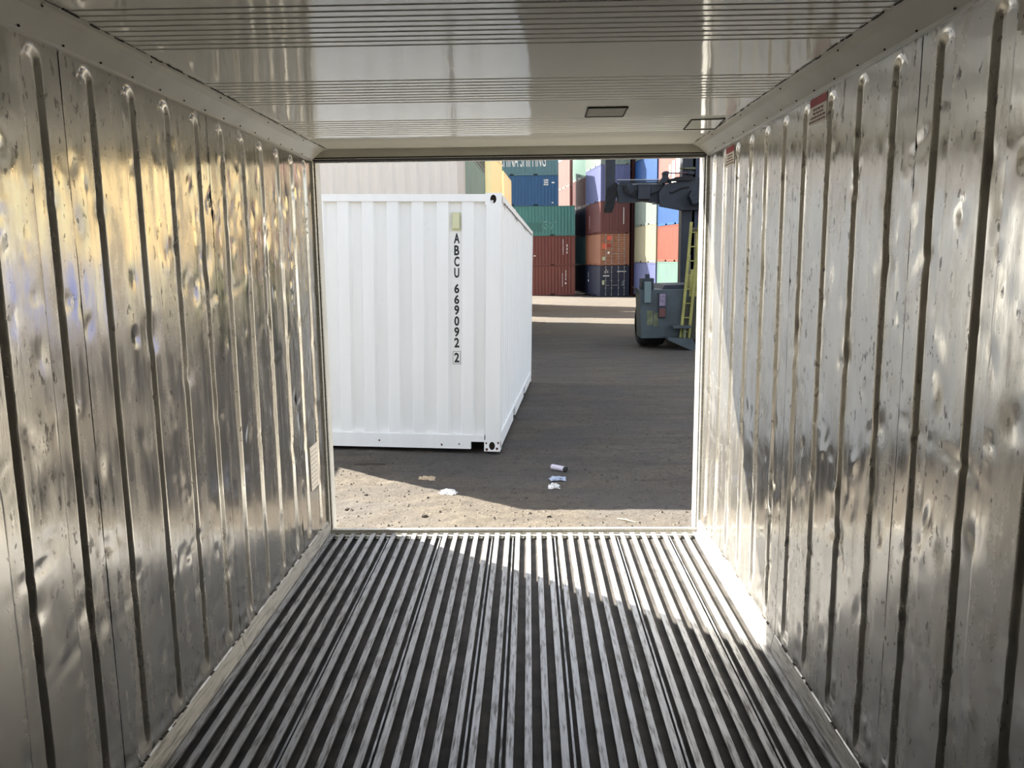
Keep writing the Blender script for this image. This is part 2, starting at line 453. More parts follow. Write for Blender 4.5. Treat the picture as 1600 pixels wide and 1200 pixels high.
ceiling = build_ceiling()
def build_cove(side, n):
    prof = [(side * (W + 0.01), ZT - 0.006), (side * (W - 0.012), ZT - 0.006), (side * (W - 0.014), ZT + 0.002), (side * (W - 0.024), ZT + 0.010),
            (side * 1.083, ZC - 0.016), (side * 1.060, ZC - 0.006), (side * 1.045, ZC - 0.003), (side * 1.045, ZC + 0.006), (side * (W + 0.01), ZC + 0.006)]
    if side > 0: prof = prof[::-1]
    o = MB().prism(prof, 'y', Y0, YD + 0.005).build('trim_%d' % n, MAT['cove'])
    tag(o, 'pale cove trim along the top of the %s wall' % ('left' if side < 0 else 'right'), None, None, 'structure')
    r = random.Random(31 + n)
    y = 0.9; k = 0
    while y < YD - 0.1:      # blind rivets, the lower row close to the edge
        for (x, z, q) in ((W - 0.0165, ZT + 0.005, 1), (1.066, ZC - 0.009, 0)):
            if q or k % 3 == 0:
                MB().tube([(side * x, y, z + 0.003), (side * (x - 0.004), y, z - 0.003)], 0.0030 if q else 0.0022, 7).build('rivet', MAT['sealant'], o)
        y += 0.19; k += 1
    m = MB(); y = 0.9
    while y < YD - 0.05:      # broken sealant bead along the ceiling edge
        L = r.uniform(0.015, 0.09); x = side * (1.043 + r.uniform(-.002, .003))
        m.tube([(x, y, ZC - 0.002), (x + r.uniform(-.002, .002), y + L / 2, ZC - 0.003), (x, y + L, ZC - 0.002)], r.uniform(0.0010, 0.0030), 6)
        y += L + r.choice([0.0, 0.01, 0.03, 0.06])
    q = m.build('sealant', MAT['sealant'], o); q['kind'] = 'stuff'
build_cove(-1, 1); build_cove(1, 2)

# ------------------------------------------------------------------ reefer: door frame (header, jambs, sill)
fr = empty('trim_3', (0, YD, ZF)); tag(fr, 'aluminium door frame around the open end of the container', None, None, 'structure')
def fpart(name, m, mat, **k):
    o = m.build(name, mat, None, **k); o.parent = fr; o.matrix_parent_inverse = Matrix.Translation((0, -YD, -ZF)); return o
fpart('header_face', MB().box(-W, W, YD + 0.004, YD + 0.03, 2.545, 2.60), MAT['cove'])
fpart('header_channel', MB().box(-W, W, YD + 0.012, YD + 0.05, 2.528, 2.545), MAT['rubber'])
fpart('header_bead', MB().box(-1.125, 1.125, YD + 0.006, YD + 0.030, 2.534, 2.538), MAT['frame_al'])
fpart('header_gasket', MB().box(-1.13, 1.13, YD + 0.03, YD + 0.07, 2.535, 2.56), MAT['rubber'])
fpart('header_lip', MB().box(-1.13, 1.13, YD + 0.052, YD + 0.09, 2.522, 2.533), MAT['frame_al'])
fpart('header_beam', MB().prism([(YD + 0.05, 2.74), (YD + 0.05, 2.56), (YD + 0.20, 2.60), (YO, 2.63), (YO, 2.74)], 'x', -1.219, 1.219), MAT['shell'])
for s in (-1, 1):
    def bx(a, b, *r):
        p, q = sorted((s * a, s * b)); return MB().box(p, q, *r)
    fpart('jamb_strip', bx(1.16, 1.134, YD + 0.002, YD + 0.03, ZF - 0.05, 2.548), MAT['frame_al'])
    fpart('jamb_gasket', bx(1.16, 1.137, YD + 0.03, YD + 0.05, ZF - 0.05, 2.548), MAT['rubber'])
    fpart('jamb_bead', bx(1.16, 1.130, YD + 0.05, YD + 0.075, ZF - 0.05, 2.545), MAT['frame_al'])
    e = 1.150 if s > 0 else 1.185
    p = [(s * 1.219, YD + 0.06), (s * 1.143, YD + 0.075), (s * e, YD + 0.12), (s * (e + 0.018), YO), (s * 1.219, YO)]
    if s < 0: p = p[::-1]
    fpart('corner_post', MB().prism(p[::-1], 'z', 0.0, 2.74), MAT['frame_al'])
fpart('sill', MB().prism([(YD + 0.0, 0.02), (YO, 0.02), (YO, 0.155), (YD + 0.045, 0.285), (YD + 0.0, 0.275)], 'x', -W - 0.02, W + 0.02), MAT['kick'])
fpart('threshold_bar', MB().box(-1.130, 1.130, YD + 0.012, YD + 0.042, 0.270, 0.306), MAT['frame_al'], bevel=0.004)
fpart('threshold_seal', MB().box(-1.130, 1.130, YD + 0.000, YD + 0.011, 0.240, 0.288), MAT['kick'])

# ------------------------------------------------------------------ lettering helper
def text_mesh(s, size, sx=1.0, ext=0.0015, off=0.0):
    cu = bpy.data.curves.new('txt', 'FONT'); cu.body = s; cu.size = size; cu.extrude = ext; cu.offset = off
    cu.align_x = 'CENTER'; cu.align_y = 'BOTTOM_BASELINE' if False else 'BOTTOM'; cu.resolution_u = 3
    o = bpy.data.objects.new('txt', cu); C.objects.link(o)
    dg = bpy.context.evaluated_depsgraph_get()
    me = bpy.data.meshes.new_from_object(o.evaluated_get(dg)); bpy.data.objects.remove(o, do_unlink=True)
    co = np.empty(len(me.vertices) * 3); me.vertices.foreach_get('co', co); co = co.reshape(-1, 3)
    lo, hi = co.min(0), co.max(0)
    co[:, 0] = (co[:, 0] - (lo[0] + hi[0]) / 2) * sx; co[:, 1] -= lo[1]
    me.vertices.foreach_set('co', co.reshape(-1)); me.update()
    return me, (hi[0] - lo[0]) * sx, hi[1] - lo[1]
INK = plain('black_lettering', (0.012, 0.013, 0.016), 0.55)
WHITE_INK = plain('white_lettering', lin(225, 225, 222), 0.6)

# ------------------------------------------------------------------ wall labels
def wall_label(parent, x, side, ya, yb, z0, z1, kind, lab):
    e = 0.0008
    a, b = sorted((x + side * 0.006, x - side * e))
    sheet = MB().box(a, b, ya, yb, z0, z1).build('label_sheet', plain('label_paper', lin(240, 232, 222), 0.55, 0, 0.06, 40), parent)
    sheet['label'] = lab
    t = x - side * (e + 0.0008)
    def strip(y0, y1, za, zb, mat, name):
        p, q = sorted((t, t + side * 0.0008)); return MB().box(p, q, y0, y1, za, zb).build(name, mat, sheet)
    if kind == 'red':
        strip(ya + .002, yb - .002, z1 - (z1 - z0) * 0.33, z1 - .002, plain('label_red', lin(158, 40, 44), 0.5, 0, 0.25, 60), 'red_band')
        inkr = plain('label_print', lin(120, 84, 70), 0.6)
        r = random.Random(4)
        for k in range(4):
            zz = z0 + (z1 - z0) * (0.08 + 0.14 * k); y = ya + (yb - ya) * (0.08 if k < 2 else 0.2)
            while y < yb - (yb - ya) * (0.12 if k < 2 else 0.25):
                L = r.uniform(0.012, 0.026); strip(y, y + L, zz, zz + (z1 - z0) * 0.075, inkr, 'print_mark'); y += L + 0.007
    else:
        ink = plain('label_print_grey', lin(176, 176, 172), 0.6)
        r = random.Random(9)
        for k in range(9):
            zz = z0 + (z1 - z0) * (0.08 + 0.1 * k); y = ya + .015
            while y < yb - .04:
                L = r.uniform(0.01, 0.03); strip(y, y + L, zz, zz + 0.005, ink, 'print_mark'); y += L + r.choice([.008, .02])
    return sheet
wall_label(wr, W - 0.0018, 1, 2.905, 3.072, 2.425, 2.520, 'red', 'white and red warning label high on the wall')
wall_label(wr, W - 0.0018, 1, 4.168, 4.335, 2.415, 2.512, 'red', 'small warning label nearest the door')
wall_label(wr, W - 0.0018, 1, 1.640, 1.806, 2.425, 2.520, 'red', 'warning label at the edge of view')
wall_label(wl, -W + 0.0018, -1, 4.425, 4.595, 0.650, 0.905, 'plain', 'white printed sheet near the door')

# ------------------------------------------------------------------ shipping containers
_cache = {}
def corr(n0, n1, count, flat, slope, recess, depth):
    # trapezoid profile (u, v): v=0 is the outer face, depth goes inward
    pitch = (n1 - n0) / count; out = [(n0, 0.0)]
    for i in range(count):
        c = n0 + pitch * (i + 0.5); h = recess / 2
        out += [(c - h - slope, 0.0), (c - h, depth), (c + h, depth), (c + h + slope, 0.0)]
    out.append((n1, 0.0)); return out
def casting_mesh():
    # corner fitting with an oval hole in the two outer faces (outer faces at x=0 and y=0)
    m = MB(); wx, wy, h = 0.162, 0.178, 0.118; dark = []
    def face(org, u, wu, nrm):
        n = 12; rect = []; hole = []; deep = []
        for k in range(n):
            a = 2 * math.pi * (k + 0.5) / n; cx, cz = math.cos(a), math.sin(a)
            s = min(wu / 2 / max(abs(cx), 1e-6), h / 2 / max(abs(cz), 1e-6))
            rect.append((wu / 2 + cx * s, h / 2 + cz * s)); hole.append((wu / 2 + cx * wu * 0.19, h / 2 + cz * h * 0.36))
        P = lambda q, d: tuple(Vector(org) + Vector(u) * q[0] + Vector((0, 0, q[1])) + Vector(nrm) * d)
        vs = [P(q, 0) for q in rect] + [P(q, 0) for q in hole] + [P(q, 0.05) for q in hole]
        fs = []
        for k in range(n):
            j = (k + 1) % n
            fs += [(k, j, n + j, n + k), (n + k, n + j, 2 * n + j, 2 * n + k)]
        fs.append(tuple(range(2 * n, 3 * n)))
        f0 = len(m.f); m.add(vs, fs)
        dark.extend(f0 + i for i in range(len(fs)) if i % 2 == 1 or i == len(fs) - 1)
        corners = [(0, 0), (wu, 0), (wu, h), (0, h)]
        for q in corners:       # fill the corners the ring leaves open
            near = sorted(range(n), key=lambda k: (rect[k][0] - q[0]) ** 2 + (rect[k][1] - q[1]) ** 2)[:2]
            m.add([P(q, 0), P(rect[near[0]], 0), P(rect[near[1]], 0)], [(0, 1, 2)])
    face((0, 0, 0), (1, 0, 0), wx, (0, 1, 0)); face((0, 0, 0), (0, 1, 0), wy, (1, 0, 0))
    m.add([(0, 0, 0), (wx, 0, 0), (wx, wy, 0), (0, wy, 0), (0, 0, h), (wx, 0, h), (wx, wy, h), (0, wy, h)],
          [(0, 3, 2, 1), (4, 5, 6, 7), (1, 2, 6, 5), (2, 3, 7, 6)])
    me = m.mesh('corner_casting')
    me.materials.append(MAT['shell']); me.materials.append(plain('casting_hole_shade', (0.075, 0.058, 0.048), 0.9))  # dark brown paint stands in for the shade inside the holes
    for i in dark: me.polygons[i].material_index = 1
    return me
CAST = casting_mesh()
CW = 2.438
def cmeshes(L, H):
    k = (L, H)
    if k in _cache: return _cache[k]
    d = {}
    ns = 20 if L < 8 else 42
    P = corr(0.15, L - 0.15, ns, 0.07, 0.068, 0.072, 0.036)
    d['side_l'] = MB().sheet([(0.012 + b, a) for a, b in P][::-1], 'z', 0.15, H - 0.06).mesh('side_wall')
    d['side_r'] = MB().sheet([(CW - 0.012 - b, a) for a, b in P], 'z', 0.15, H - 0.06).mesh('side_wall')
    Q = corr(0.082, CW - 0.082, 9, 0.1, 0.020, 0.100, 0.045)
    d['end_n'] = MB().sheet([(a, 0.012 + b) for a, b in Q], 'z', 0.15, H - 0.07).mesh('end_wall')
    d['end_f'] = MB().sheet([(a, L - 0.012 - b) for a, b in Q][::-1], 'z', 0.15, H - 0.07).mesh('end_wall')
    R_ = []
    nr = 24 if L < 8 else 48
    R_ = corr(0.1, L - 0.1, nr, 0.1, 0.03, 0.05, 0.02)
    d['roof'] = MB().sheet([(a, H - 0.008 - b) for a, b in R_][::-1], 'x', 0.04, CW - 0.04).mesh('roof_panel')
    d['base'] = MB().box(0.06, CW - 0.06, 0.06, L - 0.06, 0.145, 0.175).box(0.35, CW - 0.35, 0.3, L - 0.3, 0.03, 0.15).mesh('base_plate')
    d['post'] = MB().prism([(0, 0), (0.150, 0), (0.150, 0.03), (0.04, 0.06), (0.04, 0.155), (0, 0.155)], 'z', 0.118, H - 0.118).mesh('corner_post')
    d['top_rail'] = MB().box(0, 0.05, 0.178, L - 0.178, H - 0.065, H - 0.005).mesh('top_rail')
    br = MB(); c = L / 2; px, pw = 1.03, 0.18
    segs = [(0.178, c - px - pw), (c - px + pw, c + px - pw), (c + px + pw, L - 0.178)]
    for a, b in segs: br.box(0, 0.05, a, b, 0.02, 0.165)
    for s in (-1, 1): br.box(0, 0.05, c + s * px - pw, c + s * px + pw, 0.14, 0.165)
    d['bottom_rail'] = br.mesh('bottom_rail')
    d['end_top'] = MB().box(0.162, CW - 0.162, 0, 0.06, H - 0.082, H - 0.012).mesh('end_rail')
    d['end_bot'] = MB().prism([(0.162, 0.022), (CW - 0.30, 0.022), (CW - 0.30, 0.098), (CW - 0.162, 0.098), (CW - 0.162, 0.165), (0.162, 0.165)], 'y', 0, 0.06).mesh('end_rail')
    dm = MB()
    # a door leaf: plate with five shallow horizontal channels
    prof = [(0.02, 0.165)]
    n = 5; z0, z1 = 0.165, H - 0.085
    for i in range(n):
        zc = z0 + (z1 - z0) * (i + 0.5) / n; hh = (z1 - z0) / n * 0.36
        prof += [(0.02, zc - hh - 0.02), (0.05, zc - hh), (0.05, zc + hh), (0.02, zc + hh + 0.02)]
    prof.append((0.02, z1))
    d['door'] = MB().sheet(prof, 'x', 0.0, (CW - 0.30) / 2 - 0.006).mesh('door')
    rod = MB().tube([(0, 0, 0.10), (0, 0, H - 0.06)], 0.019, 8)
    for z in (0.2, 0.75, 1.35, H - 0.55, H - 0.14): rod.box(-0.05, 0.05, -0.012, 0.035, z - 0.03, z + 0.03)
    rod.box(-0.01, 0.30, -0.035, -0.020, 0.95, 0.985)
    d['rod'] = rod.mesh('locking_rod')
    _cache[k] = d; return d
GAL = plain('galvanised_rod', lin(150, 152, 155), 0.45, 0.4, 0.1)

def container(loc, rz, L, H, mat, label, near='wall', rx=0.0, ry=0.0, group=None, rail_mat=None):
    t = empty('shipping_container', loc, rz); t.rotation_euler = (rx, ry, rz)
    tag(t, label, 'container', group)
    d = cmeshes(L, H)
    def p(name, key, loc=(0, 0, 0), sc=(1, 1, 1), m=None, parent=t):
        o = link(name, d[key] if isinstance(key, str) else key, m or mat, parent, True); o.location = loc; o.scale = sc; return o
    p('side_wall', 'side_l'); p('side_wall', 'side_r'); p('end_wall', 'end_f'); p('roof_panel', 'roof'); p('base_plate', 'base')
    if near == 'wall': p('end_wall', 'end_n')
    else:
        wd = (CW - 0.30) / 2
        for k in (0, 1):
            dr = p('door', 'door', (0.15 + k * (wd + 0.006), 0, 0))
            for fx in (0.30, 0.76):
                p('locking_rod', 'rod', (wd * fx, -0.005, 0), (1 if k == 0 else -1, 1, 1), GAL, dr)
    for sx in (0, 1):
        for sy in (0, 1):
            sc = (1 - 2 * sx, 1 - 2 * sy, 1)
            p('corner_post', 'post', (CW * sx, L * sy, 0), sc)
            for z in (0, H - 0.118): p('corner_casting', CAST, (CW * sx, L * sy, z), sc)
        p('top_rail', 'top_rail', (CW * sx, 0, 0), (1 - 2 * sx, 1, 1)); p('bottom_rail', 'bottom_rail', (CW * sx, 0, 0), (1 - 2 * sx, 1, 1))
    for sy in (0, 1):
        p('end_rail', 'end_top', (0, L * sy, 0), (1, 1 - 2 * sy, 1)); p('end_rail', 'end_bot', (0, L * sy, 0), (1, 1 - 2 * sy, 1))
    return t

PC = {}
def pm(key, rgb, rust=0.25, **k):
    if key not in PC: PC[key] = paint('paint_' + key, lin(*rgb), rust, **k)
    return PC[key]
pm('white', (240, 240, 238), 0.06, fade=0.03)
pm('beige', (222, 213, 203), 0.05, fade=0.03)
pm('cream', (246, 230, 178), 0.08, fade=0.05)
pm('greyteal', (110, 138, 135), 0.2)
pm('darkgreen', (48, 66, 58), 0.3)
pm('tealgreen', (62, 118, 114), 0.3)
pm('slateteal', (78, 114, 122), 0.5)
pm('blue', (28, 78, 120), 0.3)
pm('redbrown', (104, 52, 46), 0.3)
pm('oxide', (112, 60, 52), 0.3)
pm('maroon', (88, 46, 46), 0.25)
pm('brown', (136, 92, 70), 0.35)
pm('navy', (24, 34, 56), 0.3)
pm('royal', (84, 92, 132), 0.15)
pm('paleteal', (112, 126, 120), 0.15)
pm('mint', (92, 122, 114), 0.15)
pm('pink', (134, 86, 80), 0.12)
pm('orange', (126, 61, 47), 0.15)
pm('brightblue', (20, 70, 128), 0.1)
pm('palecream', (140, 137, 113), 0.1)
pm('yellowcream', (176, 154, 110), 0.1)

L20, L40, HS, HC = 6.058, 12.192, 2.591, 2.896

# --- the near white container (front end wall faces the reefer)
WR, WTY, WTX = R(3.2), R(1.0), R(-1.85)
c3, s3 = math.cos(WR), math.sin(WR)
nr = Vector((-0.20, 7.99, 0.0))                        # near right foot
org = nr - Vector((c3 * math.cos(WTY), s3, -math.sin(WTY))) * CW
wc = container((0, 0, 0), -WR, L20, HS, PC['white'], 'white shipping container with black code letters, just outside the doorway')
Rm = Matrix.Rotation(-WR, 4, 'Z') @ Matrix.Rotation(WTX, 4, 'X') @ Matrix.Rotation(WTY, 4, 'Y')
org = nr - (Rm.to_3x3() @ Vector((CW, 0, 0)))
wc.rotation_euler = Rm.to_euler(); wc.location = org
zl = lambda v: (706.5 - v) / 406.5 * HS
LX, LY = CW - 0.452, 0.056
for ch, vt, vb in (('A',361,376.6),('B',379.6,395.2),('C',397,412.6),('U',414.8,430.2),('6',439.7,454.5),('6',456.8,471.6),('9',473.3,488.7),('0',490.7,506),('9',508,523.4),('2',525,540.5),('2',548.8,564.4)):
    me, wdt, hgt = text_mesh(ch, 0.15, 1.0, 0.0012, 0.0045)
    o = link('code_letter', me, INK, wc); h = zl(vt) - zl(vb)
    o.scale = (0.051 / wdt if ch not in 'A' else 0.058 / wdt, h / hgt, 1)
    o.rotation_euler = (R(90), 0, 0); o.location = (LX, LY, zl(vb))
fb = MB(); z0, z1 = zl(567), zl(546.5)
for a, b, q, e in ((-.040, .040, z0, z0 + .003), (-.040, .040, z1 - .003, z1), (-.040, -.037, z0, z1), (.037, .040, z0, z1)):
    fb.box(LX + a, LX + b, LY - .001, LY + .001, q, e)
fb.build('digit_box', INK, wc)
vm = plain('vent_plastic', lin(208, 208, 170), 0.5)
vt = MB().box(LX - 0.046, LX + 0.036, 0.040, 0.058, zl(357), zl(329)).build('vent', vm, wc, bevel=0.004)
MB().prism([(0.040, zl(355)), (0.018, zl(354)), (0.022, zl(331)), (0.040, zl(330))], 'x', LX - 0.036, LX + 0.028).build('vent_cover', vm, vt)
# lashing-rail dashes under the top side rail
lm = plain('dark_slot', (0.10, 0.095, 0.09), 0.8)  # one even dark grey for the dashes
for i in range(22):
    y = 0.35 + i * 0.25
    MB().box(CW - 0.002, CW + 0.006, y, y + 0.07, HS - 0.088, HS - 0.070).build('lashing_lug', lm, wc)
# rust on the foot casting
rustm = plain('rust', lin(96, 62, 46), 0.9, 0, 0.4, 40)
for dx, dz, r_ in ((0.018, 0.09, .010), (0.03, 0.03, .012), (0.14, 0.085, .009), (0.135, 0.02, .013), (0.6, 0.06, .010), (0.42, 0.07, .008), (1.25, 0.09, .009)):
    pts = [(CW - dx + r_ * math.cos(a) * (1 + .3 * math.sin(3 * a)), dz + r_ * 1.2 * math.sin(a)) for a in np.linspace(0, 2 * math.pi, 9)[:-1]]
    MB().prism(pts[::-1], 'y', -0.0012, 0.0).build('rust_spot', rustm, wc)

# --- another container further left, its shadow edges the sunny patch
container((-6.75, 7.6, float(gz(-5.4, 9)) + 0.02), R(0.5), L20, HS, PC['white'], 'plain white container standing left of the coded white container, out of view')

def stack(x, y, rz, L, levels, z=None):
    zz = float(gbase(y)) - 0.03 if z is None else z
    out = []
    for mat, H, near, label in levels:
        out.append(container((x, y, zz), R(rz), L, H, PC[mat], label, near)); zz += H + 0.004
    return out
# --- left side of the yard
stack(-1.55, 19.3, 90, L40, [
    ('beige', HS, 'wall', 'long pale beige container at ground level, hidden behind the white container'),
    ('beige', HS, 'wall', 'long pale beige container showing above the white container'),
    ('beige', HS, 'wall', 'long beige container third from the ground, above the doorway header'),
    ('beige', HS, 'wall', 'long beige container on top of the beige stack')])
gs = stack(-4.40, 22.0, -1.4, L40, [
    ('darkgreen', HC, 'wall', 'dark green container at the foot of the stack beyond the beige ones'),
    ('greyteal', HC, 'wall', 'grey-green container with white letters beside the pale beige container'),
    ('darkgreen', HC, 'wall', 'dark green container on top of the grey-green one'),
    ('greyteal', HC, 'wall', 'grey-green container topmost of its stack beyond the beige ones')])
stack(-4.13, 40.0, -3.5, L20, [
    ('cream', HS, 'wall', 'cream container at the foot of the nearer cream stack'),
    ('cream', HS, 'wall', 'cream container second from the ground in the nearer cream stack'),
    ('cream', HS, 'wall', 'cream container third from the ground in the nearer cream stack'),
    ('cream', HS, 'wall', 'cream container on top of the nearer cream stack')])
stack(-3.72, 47.2, -3.0, L20, [
    ('cream', HS, 'wall', 'cream container at the foot of the lower, farther cream stack'),
    ('cream', HS, 'wall', 'cream container in the middle of the lower, farther cream stack'),
    ('cream', HS, 'wall', 'cream container on top of the lower, farther cream stack')])
# --- far stack with its long sides towards us
Ls = stack(4.20, 71.7, 90, L20, [
    ('oxide', HS, 'wall', 'rust-red container at ground level in the far left stack'),
    ('redbrown', HS, 'wall', 'dark red container under the green one in the far left stack'),
    ('tealgreen', HS, 'wall', 'green container with a dark painted-out square, in the far left stack')], z=-1.45)
Ls += stack(2.76, 71.75, 90, L20, [
    ('blue', HS, 'wall', 'blue container with small white print, above the green one'),
    ('slateteal', HS, 'wall', 'teal container with large white lettering, on top of the far left stack')], z=-1.45 + 3 * (HS + .004))
for k, w_ in enumerate(('first', 'second')):
    yy = 74.3 + k * 2.6
    stack(4.20, yy, 90, L20, [(c, HS, 'wall', '%s container, level %d of the %s row hidden behind the far left stack' % (c2, i + 1, w_)) for i, (c, c2) in enumerate((('oxide', 'rust-red'), ('navy', 'navy'), ('redbrown', 'dark red')))], z=-1.45)
    stack(2.76, yy, 90, L20, [(c, HS, 'wall', '%s container, level %d of the %s row hidden behind the far left stack' % (c2, i + 4, w_)) for i, (c, c2) in enumerate((('blue', 'blue'), ('slateteal', 'teal')))], z=-1.45 + 3 * (HS + .004))
stack(8.75, 68.6, 7.5, L20, [('maroon', HS, 'wall', 'maroon container, %s of the dark gap stack right of the doors' % q) for q in ('lowest', 'second lowest', 'the middle one', 'second highest', 'topmost')], z=-1.42)
# --- stepped row of stacks with sides to the left and ends towards us
stack(4.20, 81.2, 9, L20, [
    ('pink', HS, 'wall', 'faded red container at the foot of the rearmost stack'),
    ('pink', HS, 'wall', 'faded red container second from the ground in the rearmost stack'),
    ('pink', HS, 'wall', 'faded red container in the middle of the rearmost stack'),
    ('pink', HS, 'wall', 'pink-red container right of the blue one in the rearmost stack'),
    ('pink', HC, 'wall', 'pink-red container on top of the rearmost stack')], z=-1.6)
stack(5.30, 73.2, 8.5, L20, [
    ('navy', HS, 'wall', 'dark navy container at the foot of the shaded stack behind the doors'),
    ('slateteal', HS, 'wall', 'dark teal container second from the ground in the shaded narrow stack'),
    ('navy', HS, 'wall', 'dark container between the green one and the maroon one'),
    ('maroon', HS, 'wall', 'maroon container in shade below the mint one'),
    ('mint', HS, 'wall', 'mint container on top of the shaded narrow stack')], z=-1.45)
Cs = stack(6.00, 67.0, 7.5, L20, [
    ('navy', HS, 'door', 'navy container with closed doors and a white emblem, on the ground'),
    ('brown', HS, 'door', 'brown container with closed paneled doors above the navy one'),
    ('maroon', HS, 'wall', 'maroon container with a ribbed end above the brown doors'),
    ('royal', HC, 'wall', 'royal blue container behind the lifting arm, half in sun'),
    ('paleteal', HS, 'wall', 'pale teal container topmost above the royal blue one')], z=-1.42)
stack(9.70, 61.6, 8.0, L20, [
    ('royal', HS, 'wall', 'violet-blue sunlit container on the ground below the cream one'),
    ('palecream', HC, 'wall', 'sunlit pale cream container beside the brown doors'),
    ('paleteal', HS, 'wall', 'pale mint sunlit container above the pale cream one'),
    ('brightblue', HS, 'wall', 'blue container behind the lifting arm right of the maroon ribbed end'),
    ('paleteal', HS, 'wall', 'pale mint container at the top behind the lifting arm')], z=-1.20)
Es = stack(10.66, 55.5, 8.0, L20, [
    ('mint', HS, 'wall', 'mint green sunlit container on the ground beyond the machine'),
    ('orange', HS, 'wall', 'orange-red sunlit container above the mint green one'),
    ('brightblue', HS, 'wall', 'bright blue sunlit container above the orange-red one'),
    ('pink', HS, 'wall', 'rose-red container with white streaks behind the mast'),
    ('pink', HS, 'wall', 'rose-red container on top behind the mast')], z=-1.10)
x, y = 11.6, 49.4
cols = [('maroon', 'orange', 'redbrown', 'pink'), ('yellowcream', 'palecream', 'yellowcream', 'palecream'), ('royal', 'yellowcream', 'palecream', 'yellowcream'), ('palecream', 'yellowcream', 'yellowcream', 'palecream'), ('royal', 'palecream', 'yellowcream', 'yellowcream')]
ordn = ['on the ground', 'second from the ground', 'third from the ground', 'on top']
names = {'palecream': 'pale cream', 'yellowcream': 'yellow-cream', 'royal': 'violet-blue', 'maroon': 'maroon', 'brown': 'brown', 'mint': 'mint', 'orange': 'orange-red', 'redbrown': 'dark red', 'pink': 'rose-red'}
wh = ['first', 'second', 'third', 'fourth', 'fifth']
for i, cc in enumerate(cols):
    stack(x, y, 8.0, L20, [(c, HS, 'wall', '%s container %s in the %s stack hidden right of the machine' % (names[c], ordn[k], wh[i])) for k, c in enumerate(cc)])
    x += 0.9; y -= 6.15

# --- print on the far containers (local y runs to the left on the far left stack)
def side_text(parent, s, ya, yb, z0, z1, side='l', mat=WHITE_INK, name='lettering'):
    me, wd, hg = text_mesh(s, 1.0, 1.0, 0.004)
    o = link(name, me, mat, parent); o.scale = (abs(yb - ya) / wd, (z1 - z0) / hg, 1)
    if side == 'l': o.rotation_euler = (R(90), 0, R(-90)); o.location = (0.006, (ya + yb) / 2, z0)
    else: o.rotation_euler = (R(90), 0, R(90)); o.location = (CW - 0.006, (ya + yb) / 2, z0)
    return o
def marks(parent, y, z0, z1, n, wd=0.06, seed=0, x=-0.003):
    # column of tiny stencilled characters
    r = random.Random(seed); m = MB()
    for k in range(n):
        zc = z0 + (z1 - z0) * (k + 0.5) / n; h = (z1 - z0) / n * 0.34
        m.box(x, 0.010, y - wd * r.uniform(.5, 1), y + wd * r.uniform(.5, 1), zc - h, zc + h)
    return m.build('stencil_marks', WHITE_INK, parent)
marks(Ls[0], 1.12, 0.75, 1.95, 9, 0.035, 1); marks(Ls[0], 0.82, 1.3, 2.2, 5, 0.045, 2); marks(Ls[0], 0.82, 0.95, 1.15, 1, 0.10, 3)
marks(Ls[1], 1.05, 0.95, 2.3, 10, 0.035, 4); marks(Ls[1], 0.70, 1.0, 1.9, 3, 0.045, 5); marks(Ls[1], 3.55, 0.82, 0.94, 1, 0.10, 6)
gp = plain('painted_out_green', lin(52, 104, 98), 0.6)
MB().box(0.0, 0.011, 2.95, 4.25, 0.42, 1.15).build('painted_out_square', gp, Ls[2])
pl = plain('pale_scribble', lin(120, 165, 155), 0.6)
r = random.Random(3); m = MB()
for k in range(26):
    y, z = r.uniform(1.6, 3.0), r.uniform(0.55, 1.25); m.box(0.0, 0.010, y, y + r.uniform(.04, .18), z, z + r.uniform(.03, .08))
m.build('scratched_print', pl, Ls[2])
MB().box(0.0, 0.012, 5.2, 5.6, 1.45, 2.35).build('white_panel', WHITE_INK, Ls[2])
for k in range(3): marks(Ls[3], 0.95 + 0.14 * k, 1.72, 2.28, 3, 0.06, 10 + k)
marks(Ls[3], 0.45, 1.9, 2.05, 1, 0.18, 14); marks(Ls[3], 0.55, 0.22, 0.32, 1, 0.12, 15)
side_text(Ls[4], 'CHINA SHIPPING', 5.15, 1.10, 0.74, 1.95, 'l')
marks(gs[1], 1.0, 1.9, 2.5, 3, 0.10, 20); 
side_text(gs[1], 'UGS', 1.2, 2.4, 0.9, 1.6, 'r') if False else None
m = MB(); rr = random.Random(8)
for k in range(7): m.box(CW - 0.012, CW - 0.004, 1.35 + (k % 2) * .32, 1.55 + (k % 2) * .32 + rr.uniform(0, .1), 1.35 + k * 0.17, 1.45 + k * 0.17)
m.build('stencil_marks', WHITE_INK, gs[1])
# emblem and plates on the navy doors
def door_mark(parent, x0, x1, z0, z1, mat, name): return MB().box(x0, x1, -0.008, 0.02, z0, z1).build(name, mat, parent)
em = MB()
for a in (22, -22, 158, 202):
    ca, sa = math.cos(R(a)), math.sin(R(a)); em.add([(0.52 + ca * .05 - sa * .02, .012, 2.07 + sa * .05 + ca * .02), (0.52 + ca * .27, .012, 2.07 + sa * .27), (0.52 + ca * .05 + sa * .02, .012, 2.07 + sa * .05 - ca * .02)], [(0, 1, 2)])
em.box(0.49, 0.55, .008, .016, 2.19, 2.27)
em.build('star_emblem', WHITE_INK, Cs[0])
for k in range(6): door_mark(Cs[0], 0.25 + k * .09, 0.31 + k * .09, 1.70, 1.79, WHITE_INK, 'door_print')
for k in range(7): door_mark(Cs[0], 1.45 + k * .11, 1.52 + k * .11, 2.06, 2.13, WHITE_INK, 'door_print')
pal = plain('data_plate', lin(170, 180, 150), 0.5)
door_mark(Cs[0], 0.17, 0.36, 1.02, 1.38, pal, 'data_plate'); door_mark(Cs[0], 1.86, 2.04, 0.95, 1.30, plain('grey_plate', lin(90, 104, 110), .5), 'data_plate')
